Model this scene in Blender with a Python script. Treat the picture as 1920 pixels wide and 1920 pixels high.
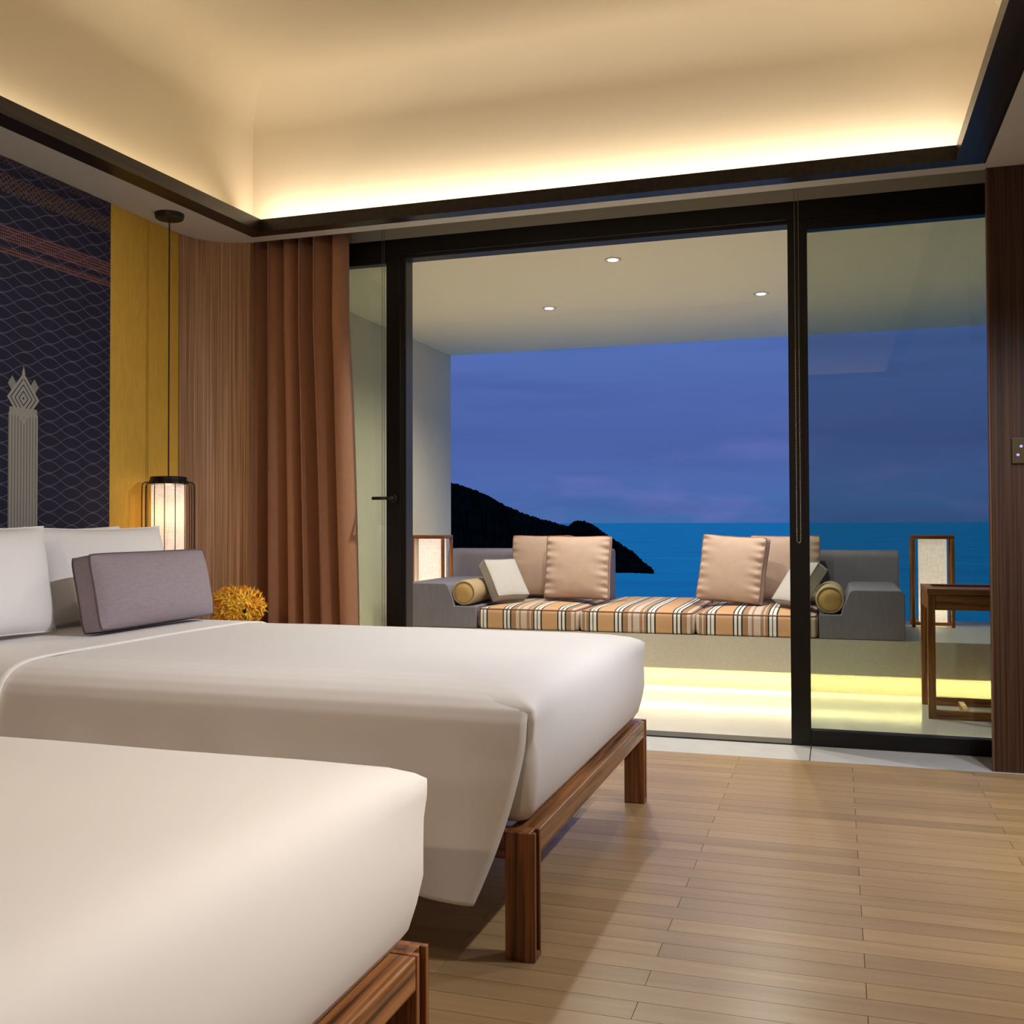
import bpy, math, random
from mathutils import Vector, Matrix
random.seed(7)
S = bpy.context.scene
for o in list(bpy.data.objects): bpy.data.objects.remove(o)
C = S.collection
PI = math.pi

# ------------------------------------------------------------------ camera
cd = bpy.data.cameras.new('camera'); cam = bpy.data.objects.new('camera', cd); C.objects.link(cam)
cam.matrix_world = Matrix(((0.95243274, 0.00894901, 0.30461746, 0), (0.30473369, -0.01798428, -0.95226779, 0),
                           (-0.00304353, 0.99979822, -0.01985588, 1.0), (0, 0, 0, 1)))
cd.sensor_width = 36; cd.lens = 1906.2/1920*36; cd.shift_y = -17/1920; cd.clip_end = 200000; cd.clip_start = 0.05
S.camera = cam
S.view_settings.view_transform = 'Standard'; S.view_settings.look = 'None'
S.view_settings.exposure = 0.0; S.view_settings.gamma = 1; S.view_settings.use_curve_mapping = False

def lin(r, g, b):
    f = lambda c: (c/255/12.92) if c/255 <= .04045 else ((c/255+.055)/1.055)**2.4
    return (f(r), f(g), f(b), 1)

# ------------------------------------------------------------------ world: dusk sky with soft cloud banks
W = bpy.data.worlds.new('dusk_sky'); S.world = W; W.use_nodes = True
nt = W.node_tree; N = nt.nodes; L = nt.links; N.clear()
out = N.new('ShaderNodeOutputWorld'); bg = N.new('ShaderNodeBackground'); L.new(bg.outputs[0], out.inputs[0])
tc = N.new('ShaderNodeTexCoord'); sp = N.new('ShaderNodeSeparateXYZ'); L.new(tc.outputs['Generated'], sp.inputs[0])
mr = N.new('ShaderNodeMapRange'); L.new(sp.outputs['Z'], mr.inputs['Value']); mr.inputs['From Min'].default_value = -0.02; mr.inputs['From Max'].default_value = 1.0
cr = N.new('ShaderNodeValToRGB'); L.new(mr.outputs[0], cr.inputs[0])
e = cr.color_ramp.elements; e[0].position = 0.0; e[0].color = lin(60, 100, 158); e[1].position = 1.0; e[1].color = lin(84, 116, 180)
for p, c in ((.02, lin(62, 102, 160)), (.06, lin(74, 100, 164)), (.10, lin(72, 94, 158)), (.17, lin(78, 103, 168)), (.24, lin(78, 110, 176)), (.5, lin(84, 118, 182))):
    k = e.new(p); k.color = c
mp = N.new('ShaderNodeMapping'); L.new(tc.outputs['Generated'], mp.inputs[0]); mp.inputs['Scale'].default_value = (2.2, 2.2, 8)
nz = N.new('ShaderNodeTexNoise'); L.new(mp.outputs[0], nz.inputs['Vector']); nz.inputs['Scale'].default_value = 3.2; nz.inputs['Detail'].default_value = 7; nz.inputs['Roughness'].default_value = .58
c2 = N.new('ShaderNodeValToRGB'); L.new(nz.outputs[0], c2.inputs[0]); c2.color_ramp.elements[0].position = .50; c2.color_ramp.elements[1].position = .68
low = N.new('ShaderNodeMapRange'); L.new(sp.outputs['Z'], low.inputs['Value']); low.inputs['From Min'].default_value = .02; low.inputs['From Max'].default_value = .12; low.inputs['To Min'].default_value = 1; low.inputs['To Max'].default_value = .18
mu = N.new('ShaderNodeMath'); mu.operation = 'MULTIPLY'; L.new(c2.outputs[0], mu.inputs[0]); L.new(low.outputs[0], mu.inputs[1])
mu2 = N.new('ShaderNodeMath'); mu2.operation = 'MULTIPLY'; L.new(mu.outputs[0], mu2.inputs[0]); mu2.inputs[1].default_value = .6
mx = N.new('ShaderNodeMixRGB'); L.new(mu2.outputs[0], mx.inputs[0]); L.new(cr.outputs[0], mx.inputs[1]); mx.inputs[2].default_value = lin(104, 108, 176)
# darker cloud undersides
mp3 = N.new('ShaderNodeMapping'); L.new(tc.outputs['Generated'], mp3.inputs[0]); mp3.inputs['Scale'].default_value = (1.6, 1.6, 16); mp3.inputs['Location'].default_value = (3, 1, .6)
nz3 = N.new('ShaderNodeTexNoise'); L.new(mp3.outputs[0], nz3.inputs['Vector']); nz3.inputs['Scale'].default_value = 2.6; nz3.inputs['Detail'].default_value = 5
c3 = N.new('ShaderNodeValToRGB'); L.new(nz3.outputs[0], c3.inputs[0]); c3.color_ramp.elements[0].position = .48; c3.color_ramp.elements[1].position = .7
mu3 = N.new('ShaderNodeMath'); mu3.operation = 'MULTIPLY'; L.new(c3.outputs[0], mu3.inputs[0]); mu3.inputs[1].default_value = .55
mx3 = N.new('ShaderNodeMixRGB'); L.new(mu3.outputs[0], mx3.inputs[0]); L.new(mx.outputs[0], mx3.inputs[1]); mx3.inputs[2].default_value = lin(66, 86, 148)
L.new(mx3.outputs[0], bg.inputs[0]); bg.inputs[1].default_value = 1.1

# ------------------------------------------------------------------ light helpers + hidden cove strips
def area(name, loc, rot, sx, sy, power, col):
    d = bpy.data.lights.new(name, 'AREA'); d.shape = 'RECTANGLE'; d.size = sx; d.size_y = sy; d.energy = power; d.color = col
    o = bpy.data.objects.new(name, d); o.location = loc; o.rotation_euler = rot; C.objects.link(o); return o
def spot(name, loc, power, col, ang=110, blend=.6, r=.04, rot=(0, 0, 0)):
    d = bpy.data.lights.new(name, 'SPOT'); d.energy = power; d.color = col; d.spot_size = math.radians(ang); d.spot_blend = blend; d.shadow_soft_size = r
    o = bpy.data.objects.new(name, d); o.location = loc; o.rotation_euler = rot; C.objects.link(o); return o
def point(name, loc, power, col, r=.03):
    d = bpy.data.lights.new(name, 'POINT'); d.energy = power; d.color = col; d.shadow_soft_size = r
    o = bpy.data.objects.new(name, d); o.location = loc; C.objects.link(o); return o
WARM = (1, .77, .52); SOFT = (1, .86, .70); NEU = (.98, .97, 1.0)
area('cove_led_window', (-1.13, 4.462, 2.533), (PI-.75, 0, 0), 3.35, .012, 9.5, (1, .81, .63))
area('cove_led_left', (-2.882, 3.25, 2.456), (PI-.3, 0, PI/2-.052), 2.1, .02, 4.0, WARM)
area('cove_led_right', (.615, 2.6, 2.455), (PI, 0, PI/2), 3.4, .03, 4.5, WARM)
area('cove_led_back', (-1.1, -1.22, 2.452), (PI, 0, 0), 3.3, .045, 4, WARM)
ROOM_LIGHTS = [((.95, 3.75, 2.42), 95, None, NEU), ((.95, 2.6, 2.42), 134, None, NEU), ((.95, 2.1, 2.42), 330, (-1.55, .95, .6), SOFT),
               ((.95, 3.05, 2.42), 300, (-2.7, 2.9, .8), NEU), ((-.6, -1.75, 2.42), 165, (-2.4, 3.2, 1.0), (1, .68, .42))]  # unseen fill spots added to brighten beds; strongest unaimed one follows the leg shadow
BALCONY_LIGHTS = [(-1.106, 5.20), (-1.745, 6.25), (-.425, 6.26)]

# ------------------------------------------------------------------ materials
def newmat(name):
    m = bpy.data.materials.new(name); m.use_nodes = True
    nt = m.node_tree; b = nt.nodes['Principled BSDF']; return m, nt, b
def math_(nt, op, a, b=None, c=None):
    n = nt.nodes.new('ShaderNodeMath'); n.operation = op
    for i, v in enumerate((a, b, c)):
        if v is None: continue
        if isinstance(v, (int, float)): n.inputs[i].default_value = v
        else: nt.links.new(v, n.inputs[i])
    return n.outputs[0]
def plain(name, col, rough=.6, metal=0, noise=0, nscale=20, bump=0, bscale=200, spec=.5, coat=0, sheen=0, stretch=(1, 1, 1)):
    m, nt, b = newmat(name); b.inputs['Base Color'].default_value = col; b.inputs['Roughness'].default_value = rough; b.inputs['Metallic'].default_value = metal
    b.inputs['Specular IOR Level'].default_value = spec; b.inputs['Coat Weight'].default_value = coat; b.inputs['Sheen Weight'].default_value = sheen
    tc = nt.nodes.new('ShaderNodeTexCoord')
    mp = nt.nodes.new('ShaderNodeMapping'); nt.links.new(tc.outputs['Object'], mp.inputs[0]); mp.inputs['Scale'].default_value = stretch
    if noise:
        n = nt.nodes.new('ShaderNodeTexNoise'); nt.links.new(mp.outputs[0], n.inputs['Vector']); n.inputs['Scale'].default_value = nscale; n.inputs['Detail'].default_value = 4
        mr = nt.nodes.new('ShaderNodeMapRange'); nt.links.new(n.outputs[0], mr.inputs['Value']); mr.inputs['From Min'].default_value = .3; mr.inputs['From Max'].default_value = .7
        mr.inputs['To Min'].default_value = 1-noise; mr.inputs['To Max'].default_value = 1+noise
        mx = nt.nodes.new('ShaderNodeMixRGB'); mx.blend_type = 'MULTIPLY'; mx.inputs[0].default_value = 1; mx.inputs[1].default_value = col; nt.links.new(mr.outputs[0], mx.inputs[2])
        nt.links.new(mx.outputs[0], b.inputs['Base Color'])
    if bump:
        n = nt.nodes.new('ShaderNodeTexNoise'); nt.links.new(mp.outputs[0], n.inputs['Vector']); n.inputs['Scale'].default_value = bscale; n.inputs['Detail'].default_value = 3
        bp = nt.nodes.new('ShaderNodeBump'); bp.inputs['Strength'].default_value = bump; bp.inputs['Distance'].default_value = .002; nt.links.new(n.outputs[0], bp.inputs['Height']); nt.links.new(bp.outputs[0], b.inputs['Normal'])
    return m
def wood(name, dark, light, axis=2, scale=60, rough=.45, along=.035, contrast=(.38, .62), perobj=0, coat=0):
    m, nt, b = newmat(name); N = nt.nodes; L = nt.links
    tc = N.new('ShaderNodeTexCoord'); mp = N.new('ShaderNodeMapping'); s = [1, 1, 1]; s[axis] = along; mp.inputs['Scale'].default_value = s
    vec = tc.outputs['Object']
    if perobj:
        oi = N.new('ShaderNodeObjectInfo'); cx = N.new('ShaderNodeCombineXYZ'); r = math_(nt, 'MULTIPLY', oi.outputs['Random'], 37.0)
        for i in range(3): L.new(r, cx.inputs[i])
        va = N.new('ShaderNodeVectorMath'); L.new(vec, va.inputs[0]); L.new(cx.outputs[0], va.inputs[1]); vec = va.outputs[0]
    L.new(vec, mp.inputs[0])
    n = N.new('ShaderNodeTexNoise'); L.new(mp.outputs[0], n.inputs['Vector']); n.inputs['Scale'].default_value = scale; n.inputs['Detail'].default_value = 5; n.inputs['Roughness'].default_value = .6; n.inputs['Distortion'].default_value = .25
    cr = N.new('ShaderNodeValToRGB'); L.new(n.outputs[0], cr.inputs[0]); cr.color_ramp.elements[0].position = contrast[0]; cr.color_ramp.elements[1].position = contrast[1]
    cr.color_ramp.elements[0].color = dark; cr.color_ramp.elements[1].color = light
    colr = cr.outputs[0]
    if perobj:
        mr = N.new('ShaderNodeMapRange'); L.new(oi.outputs['Random'], mr.inputs['Value']); mr.inputs['To Min'].default_value = 1-perobj; mr.inputs['To Max'].default_value = 1+perobj
        mx = N.new('ShaderNodeMixRGB'); mx.blend_type = 'MULTIPLY'; mx.inputs[0].default_value = 1; L.new(colr, mx.inputs[1]); L.new(mr.outputs[0], mx.inputs[2]); colr = mx.outputs[0]
    L.new(colr, b.inputs['Base Color']); b.inputs['Roughness'].default_value = rough; b.inputs['Coat Weight'].default_value = coat
    bp = N.new('ShaderNodeBump'); bp.inputs['Strength'].default_value = .15; bp.inputs['Distance'].default_value = .001; L.new(n.outputs[0], bp.inputs['Height']); L.new(bp.outputs[0], b.inputs['Normal'])
    return m
def emit(name, col, strength, weave=0):
    m, nt, b = newmat(name); b.inputs['Base Color'].default_value = (.6, .55, .5, 1) if weave else (0.02, .02, .02, 1)
    b.inputs['Emission Strength'].default_value = strength; b.inputs['Emission Color'].default_value = col
    if weave:
        tc = nt.nodes.new('ShaderNodeTexCoord'); res = None
        for st in ((1, 1, 14), (14, 14, 1)):
            mp = nt.nodes.new('ShaderNodeMapping'); nt.links.new(tc.outputs['Object'], mp.inputs[0]); mp.inputs['Scale'].default_value = st
            n = nt.nodes.new('ShaderNodeTexNoise'); nt.links.new(mp.outputs[0], n.inputs['Vector']); n.inputs['Scale'].default_value = 26; n.inputs['Detail'].default_value = 2
            mr = nt.nodes.new('ShaderNodeMapRange'); nt.links.new(n.outputs[0], mr.inputs['Value']); mr.inputs['From Min'].default_value = .35; mr.inputs['From Max'].default_value = .62; mr.inputs['To Min'].default_value = 1-weave
            res = mr.outputs[0] if res is None else math_(nt, 'MULTIPLY', res, mr.outputs[0])
        nt.links.new(math_(nt, 'MULTIPLY', res, strength), b.inputs['Emission Strength'])
        tr = nt.nodes.new('ShaderNodeBsdfTransparent'); ms = nt.nodes.new('ShaderNodeMixShader'); ms.inputs[0].default_value = .28
        nt.links.new(b.outputs[0], ms.inputs[1]); nt.links.new(tr.outputs[0], ms.inputs[2]); nt.links.new(ms.outputs[0], nt.nodes['Material Output'].inputs[0])
    return m

M = {}
M['ceil'] = plain('ceiling_paint', (.76, .69, .54, 1), .9, bump=.05)
M['soffit'] = plain('soffit_paint', (.60, .57, .52, 1), .85)
M['pocket'] = plain('pocket_paint', (.42, .40, .33, 1), .85)
M['trim'] = wood('trim_dark_wood', lin(24, 17, 13), lin(46, 35, 26), 1, 40, .35)
M['wall'] = plain('wall_paint', (.55, .50, .42, 1), .9)
M['zebra'] = wood('ribbed_walnut_veneer', lin(134, 98, 70), lin(204, 166, 130), 2, 150, .5, .006, (.36, .64))
M['zebra_dark'] = wood('dark_walnut_veneer', lin(44, 26, 17), lin(96, 64, 43), 2, 150, .5, .006, (.36, .64))
M['yellow'] = plain('mustard_fabric', lin(206, 166, 62), .8, noise=.07, nscale=60, bump=.35, bscale=500, stretch=(1, 1, .25))
M['board'] = wood('oak_boards', lin(160, 130, 92), lin(178, 149, 109), 0, 26, .30, .05, (.3, .7), perobj=.11)
M['board_far'] = wood('oak_boards_far', lin(160, 130, 92), lin(178, 149, 109), 0, 26, .30, .05, (.3, .7))
M['gap'] = plain('board_gap', lin(70, 50, 32), .8)
M['bedwood'] = wood('rosewood_upright', lin(62, 32, 18), lin(158, 100, 58), 2, 55, .38, .03, (.34, .62), coat=.15)
M['bedwood_y'] = wood('rosewood_rail', lin(70, 40, 22), lin(176, 122, 74), 1, 55, .38, .03, (.34, .62), coat=.15)
M['bedwood_x'] = wood('rosewood_side_rail', lin(62, 32, 18), lin(150, 96, 56), 0, 55, .38, .03, (.34, .62), coat=.15)
M['linen'] = plain('white_cotton', (.86, .85, .85, 1), .85, noise=.015, nscale=3, bump=.12, bscale=14, sheen=.1)
M['pillow'] = plain('white_pillowcase', (.88, .875, .88, 1), .85, bump=.25, bscale=9, sheen=.1)
M['lavender'] = plain('grey_mauve_linen', lin(150, 138, 147), .85, noise=.08, nscale=120, bump=.3, bscale=300, stretch=(1, .3, 1))
M['lavpipe'] = plain('mauve_piping', lin(96, 84, 92), .8)
M['curtain'] = plain('copper_curtain', lin(182, 130, 96), .55, noise=.05, nscale=30, bump=.1, bscale=300, sheen=.3)
M['black'] = plain('black_metal', lin(22, 20, 19), .38, .3)
M['blackm'] = plain('black_matt_metal', lin(30, 27, 25), .5)
M['alu'] = plain('grey_track_metal', lin(105, 100, 92), .35, .8)
M['stone'] = plain('pale_threshold_stone', lin(200, 200, 196), .35, noise=.05, nscale=12)
M['bfloor'] = plain('polished_balcony_tile', (.66, .64, .60, 1), .16, noise=.03, nscale=5)
M['bwall'] = plain('balcony_render', (.72, .67, .52, 1), .9, noise=.02, nscale=8)
M['bench'] = plain('terrazzo_bench', (.50, .47, .40, 1), .55, noise=.10, nscale=160)
M['greyfab'] = plain('charcoal_outdoor_fabric', lin(118, 114, 126), .85, noise=.10, nscale=90, bump=.3, bscale=300, stretch=(2, 2, .12))
M['tan'] = plain('tan_cushion_fabric', lin(176, 150, 134), .6, noise=.04, nscale=20, bump=.15, bscale=40, sheen=.3)
M['tanpipe'] = plain('brown_cushion_piping', lin(132, 92, 76), .7)
M['lgrey'] = plain('light_grey_linen', lin(176, 172, 170), .85, noise=.07, nscale=160, bump=.3, bscale=300)
M['lgpipe'] = plain('grey_piping', lin(120, 118, 112), .8)
M['bolster'] = plain('straw_bolster_fabric', lin(172, 150, 114), .75, noise=.06, nscale=100, bump=.2, bscale=200)
M['bolcap'] = plain('bolster_end_cap', lin(178, 144, 86), .7, noise=.05, nscale=60)
M['teak'] = wood('teak', lin(96, 54, 18), lin(166, 104, 44), 2, 50, .4, .05)
M['teak_x'] = wood('teak_cross', lin(96, 54, 18), lin(166, 104, 44), 0, 50, .4, .05)
M['shade'] = emit('lit_linen_shade', (1, .76, .62, 1), .72, .42)
M['shade_out'] = emit('lit_lantern_linen', (1, .78, .64, 1), 1.0, .32)
M['lens'] = emit('lamp_lens', (1, .98, .95, 1), 14)
M['led'] = emit('led_dot', (1, .86, .36, 1), 210)
M['purple'] = emit('purple_led', (.45, .25, 1, 1), 1.6)
M['plate'] = plain('bronze_plate', lin(96, 88, 58), .45, .6)
M['petal'] = plain('yellow_petal', lin(255, 208, 66), .6, noise=.15, nscale=40)
M['petal2'] = plain('orange_petal', lin(248, 168, 40), .6)
M['stem'] = plain('green_stem', lin(90, 100, 40), .7)
M['vase'] = plain('ceramic_vase', lin(60, 50, 44), .3)
M['silver'] = plain('bead_chain_metal', lin(150, 145, 135), .35, .8)
M['cord'] = plain('grey_cord', lin(110, 104, 96), .7)
M['rock'] = plain('headland_scrub', (.006, .009, .008, 1), 1, noise=.6, nscale=.05, spec=0)
def glass(name, tint, ior=1.45):
    m = bpy.data.materials.new(name); m.use_nodes = True; nt = m.node_tree; N = nt.nodes; L = nt.links; N.clear()
    o = N.new('ShaderNodeOutputMaterial'); t = N.new('ShaderNodeBsdfTransparent'); t.inputs[0].default_value = tint
    g = N.new('ShaderNodeBsdfGlossy'); g.inputs['Roughness'].default_value = 0; g.inputs[0].default_value = (.95, .95, .95, 1)
    f = N.new('ShaderNodeFresnel'); f.inputs[0].default_value = ior; mx = N.new('ShaderNodeMixShader')
    L.new(f.outputs[0], mx.inputs[0]); L.new(t.outputs[0], mx.inputs[1]); L.new(g.outputs[0], mx.inputs[2]); L.new(mx.outputs[0], o.inputs[0]); return m
M['glass'] = glass('tinted_door_glass', (.76, .80, .76, 1))
# sea
m, nt_, b = newmat('sea_water'); M['sea'] = m
b.inputs['Base Color'].default_value = (.012, .62, .80, 1); b.inputs['Roughness'].default_value = .6; b.inputs['Specular IOR Level'].default_value = .05
tc_ = nt_.nodes.new('ShaderNodeTexCoord'); n_ = nt_.nodes.new('ShaderNodeTexNoise'); mp_ = nt_.nodes.new('ShaderNodeMapping'); mp_.inputs['Scale'].default_value = (.004, .012, 1)
nt_.links.new(tc_.outputs['Object'], mp_.inputs[0]); nt_.links.new(mp_.outputs[0], n_.inputs['Vector']); n_.inputs['Scale'].default_value = 1; n_.inputs['Detail'].default_value = 6
r_ = nt_.nodes.new('ShaderNodeValToRGB'); nt_.links.new(n_.outputs[0], r_.inputs[0]); r_.color_ramp.elements[0].position = .35; r_.color_ramp.elements[1].position = .65
r_.color_ramp.elements[0].color = (.008, .60, .72, 1); r_.color_ramp.elements[1].color = (.012, .80, .84, 1); nt_.links.new(r_.outputs[0], b.inputs['Base Color'])

# striped outdoor cushion: colour is a function of x only
def striped():
    m, nt, b = newmat('striped_woven_fabric'); N = nt.nodes; L = nt.links
    tc = N.new('ShaderNodeTexCoord'); sp = N.new('ShaderNodeSeparateXYZ'); L.new(tc.outputs['Object'], sp.inputs[0])
    P = .3673; x = math_(nt, 'ADD', sp.outputs[0], 2.209+3*P); ph = math_(nt, 'FRACT', math_(nt, 'DIVIDE', x, P))
    r = N.new('ShaderNodeValToRGB'); r.color_ramp.interpolation = 'CONSTANT'; L.new(ph, r.inputs[0]); el = r.color_ramp.elements
    tan = lin(188, 148, 108); wh = lin(214, 210, 202); bk = lin(30, 30, 34); br = lin(150, 116, 84); lg = lin(190, 174, 162)
    w = .029   # half group width in phase ~ (groups are ~ .075 m wide)
    def grp(c): return [(c-.085, bk), (c-.060, wh), (c-.018, bk), (c+.008, wh), (c+.050, bk)]
    seq = [(0, wh), (.008, bk)]
    seq = [(0.0, wh), (.05, bk), (.075, tan)]
    seq += grp(.437)+[(.512, br), (.60, lg), (.66, br), (.69, lg), (.80, br), (.85, lg), (.875, br), (.915, bk), (.94, wh), (.982, bk)]
    el[0].position = seq[0][0]; el[0].color = seq[0][1]; el[1].position = seq[1][0]; el[1].color = seq[1][1]
    for p, c in seq[2:]:
        k = el.new(p); k.color = c
    L.new(r.outputs[0], b.inputs['Base Color']); b.inputs['Roughness'].default_value = .8; return m
M['striped'] = striped()

# navy mural with woven ogee lines, coral bands and a silver column
def mural():
    m, nt, b = newmat('navy_woven_mural'); N = nt.nodes; L = nt.links; mt = lambda *a: math_(nt, *a)
    tc = N.new('ShaderNodeTexCoord'); sp = N.new('ShaderNodeSeparateXYZ'); L.new(tc.outputs['Object'], sp.inputs[0]); y = sp.outputs[1]; z = sp.outputs[2]
    P = .053; A = .0245
    fz = mt('SUBTRACT', mt('FRACT', mt('DIVIDE', mt('SUBTRACT', z, 1.395-P/2), P)), .5)
    dz = mt('ABSOLUTE', mt('MULTIPLY', fz, P))
    s = mt('MULTIPLY', mt('ABSOLUTE', mt('SINE', mt('MULTIPLY', mt('SUBTRACT', y, 3.317), PI/.129))), A)
    d = mt('ABSOLUTE', mt('SUBTRACT', dz, s)); line = mt('LESS_THAN', d, .0019)
    # coral stitched bands
    def band(a, c): return mt('MULTIPLY', mt('GREATER_THAN', z, a), mt('LESS_THAN', z, c))
    st = mt('MULTIPLY', mt('GREATER_THAN', mt('FRACT', mt('DIVIDE', y, .0105)), .38), mt('GREATER_THAN', mt('FRACT', mt('DIVIDE', z, .0125)), .35))
    bands = mt('MULTIPLY', mt('ADD', band(2.103, 2.165), band(2.052, 2.082)), st)
    hz = mt('ABSOLUTE', mt('SUBTRACT', mt('FRACT', mt('ADD', mt('DIVIDE', y, .026), mt('DIVIDE', z, .022))), .5))
    hz2 = mt('ABSOLUTE', mt('SUBTRACT', mt('FRACT', mt('SUBTRACT', mt('DIVIDE', y, .026), mt('DIVIDE', z, .022))), .5))
    hatch = mt('GREATER_THAN', mt('MAXIMUM', hz, hz2), .34)
    bands2 = mt('MULTIPLY', mt('ADD', band(2.292, 2.365), mt('MULTIPLY', band(2.40, 2.5), .5)), hatch)
    # column
    v = mt('SUBTRACT', y, 3.242); av = mt('ABSOLUTE', v)
    shaft = mt('MULTIPLY', mt('LESS_THAN', av, .077), mt('LESS_THAN', z, 1.44))
    rib = mt('ADD', .55, mt('MULTIPLY', .45, mt('GREATER_THAN', mt('FRACT', mt('DIVIDE', v, .0155)), .42)))
    dd = mt('ADD', av, mt('MULTIPLY', mt('ABSOLUTE', mt('SUBTRACT', z, 1.50)), .82))
    head = mt('LESS_THAN', dd, .088); ring = mt('GREATER_THAN', mt('FRACT', mt('DIVIDE', dd, .021)), .25)
    horn = mt('LESS_THAN', mt('ADD', mt('ABSOLUTE', mt('SUBTRACT', av, .058)), mt('MULTIPLY', mt('ABSOLUTE', mt('SUBTRACT', z, 1.553)), .7)), .022)
    foot = mt('MULTIPLY', mt('LESS_THAN', av, .072), mt('MULTIPLY', mt('LESS_THAN', z, 1.462), mt('GREATER_THAN', z, 1.43)))
    spire = mt('MULTIPLY', mt('LESS_THAN', mt('ADD', av, mt('MULTIPLY', mt('ABSOLUTE', mt('SUBTRACT', z, 1.60)), .3)), .009), 1.0)
    colm = mt('MINIMUM', mt('MAXIMUM', mt('MAXIMUM', mt('MULTIPLY', shaft, rib), mt('MAXIMUM', mt('MULTIPLY', head, ring), mt('MULTIPLY', horn, .75))), mt('MAXIMUM', spire, mt('MULTIPLY', foot, .9))), 1.0)
    cov = mt('MAXIMUM', mt('MAXIMUM', shaft, head), mt('MAXIMUM', horn, spire))
    line = mt('MULTIPLY', line, mt('SUBTRACT', 1, cov))
    def mixc(f, a, c):
        x = N.new('ShaderNodeMixRGB'); L.new(f, x.inputs[0])
        if isinstance(a, tuple): x.inputs[1].default_value = a
        else: L.new(a, x.inputs[1])
        x.inputs[2].default_value = c; return x.outputs[0]
    c = mixc(line, lin(18, 18, 44), lin(76, 80, 108)); c = mixc(mt('MINIMUM', bands, 1), c, lin(134, 84, 74)); c = mixc(mt('MINIMUM', bands2, 1), c, lin(92, 66, 62))
    c = mixc(colm, c, lin(150, 150, 142))
    L.new(c, b.inputs['Base Color']); b.inputs['Roughness'].default_value = .85
    n = N.new('ShaderNodeTexNoise'); n.inputs['Scale'].default_value = 400; bp = N.new('ShaderNodeBump'); bp.inputs['Strength'].default_value = .2; bp.inputs['Distance'].default_value = .001
    L.new(tc.outputs['Object'], n.inputs['Vector']); L.new(n.outputs[0], bp.inputs['Height']); L.new(bp.outputs[0], b.inputs['Normal']); return m
M['mural'] = mural()

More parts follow.
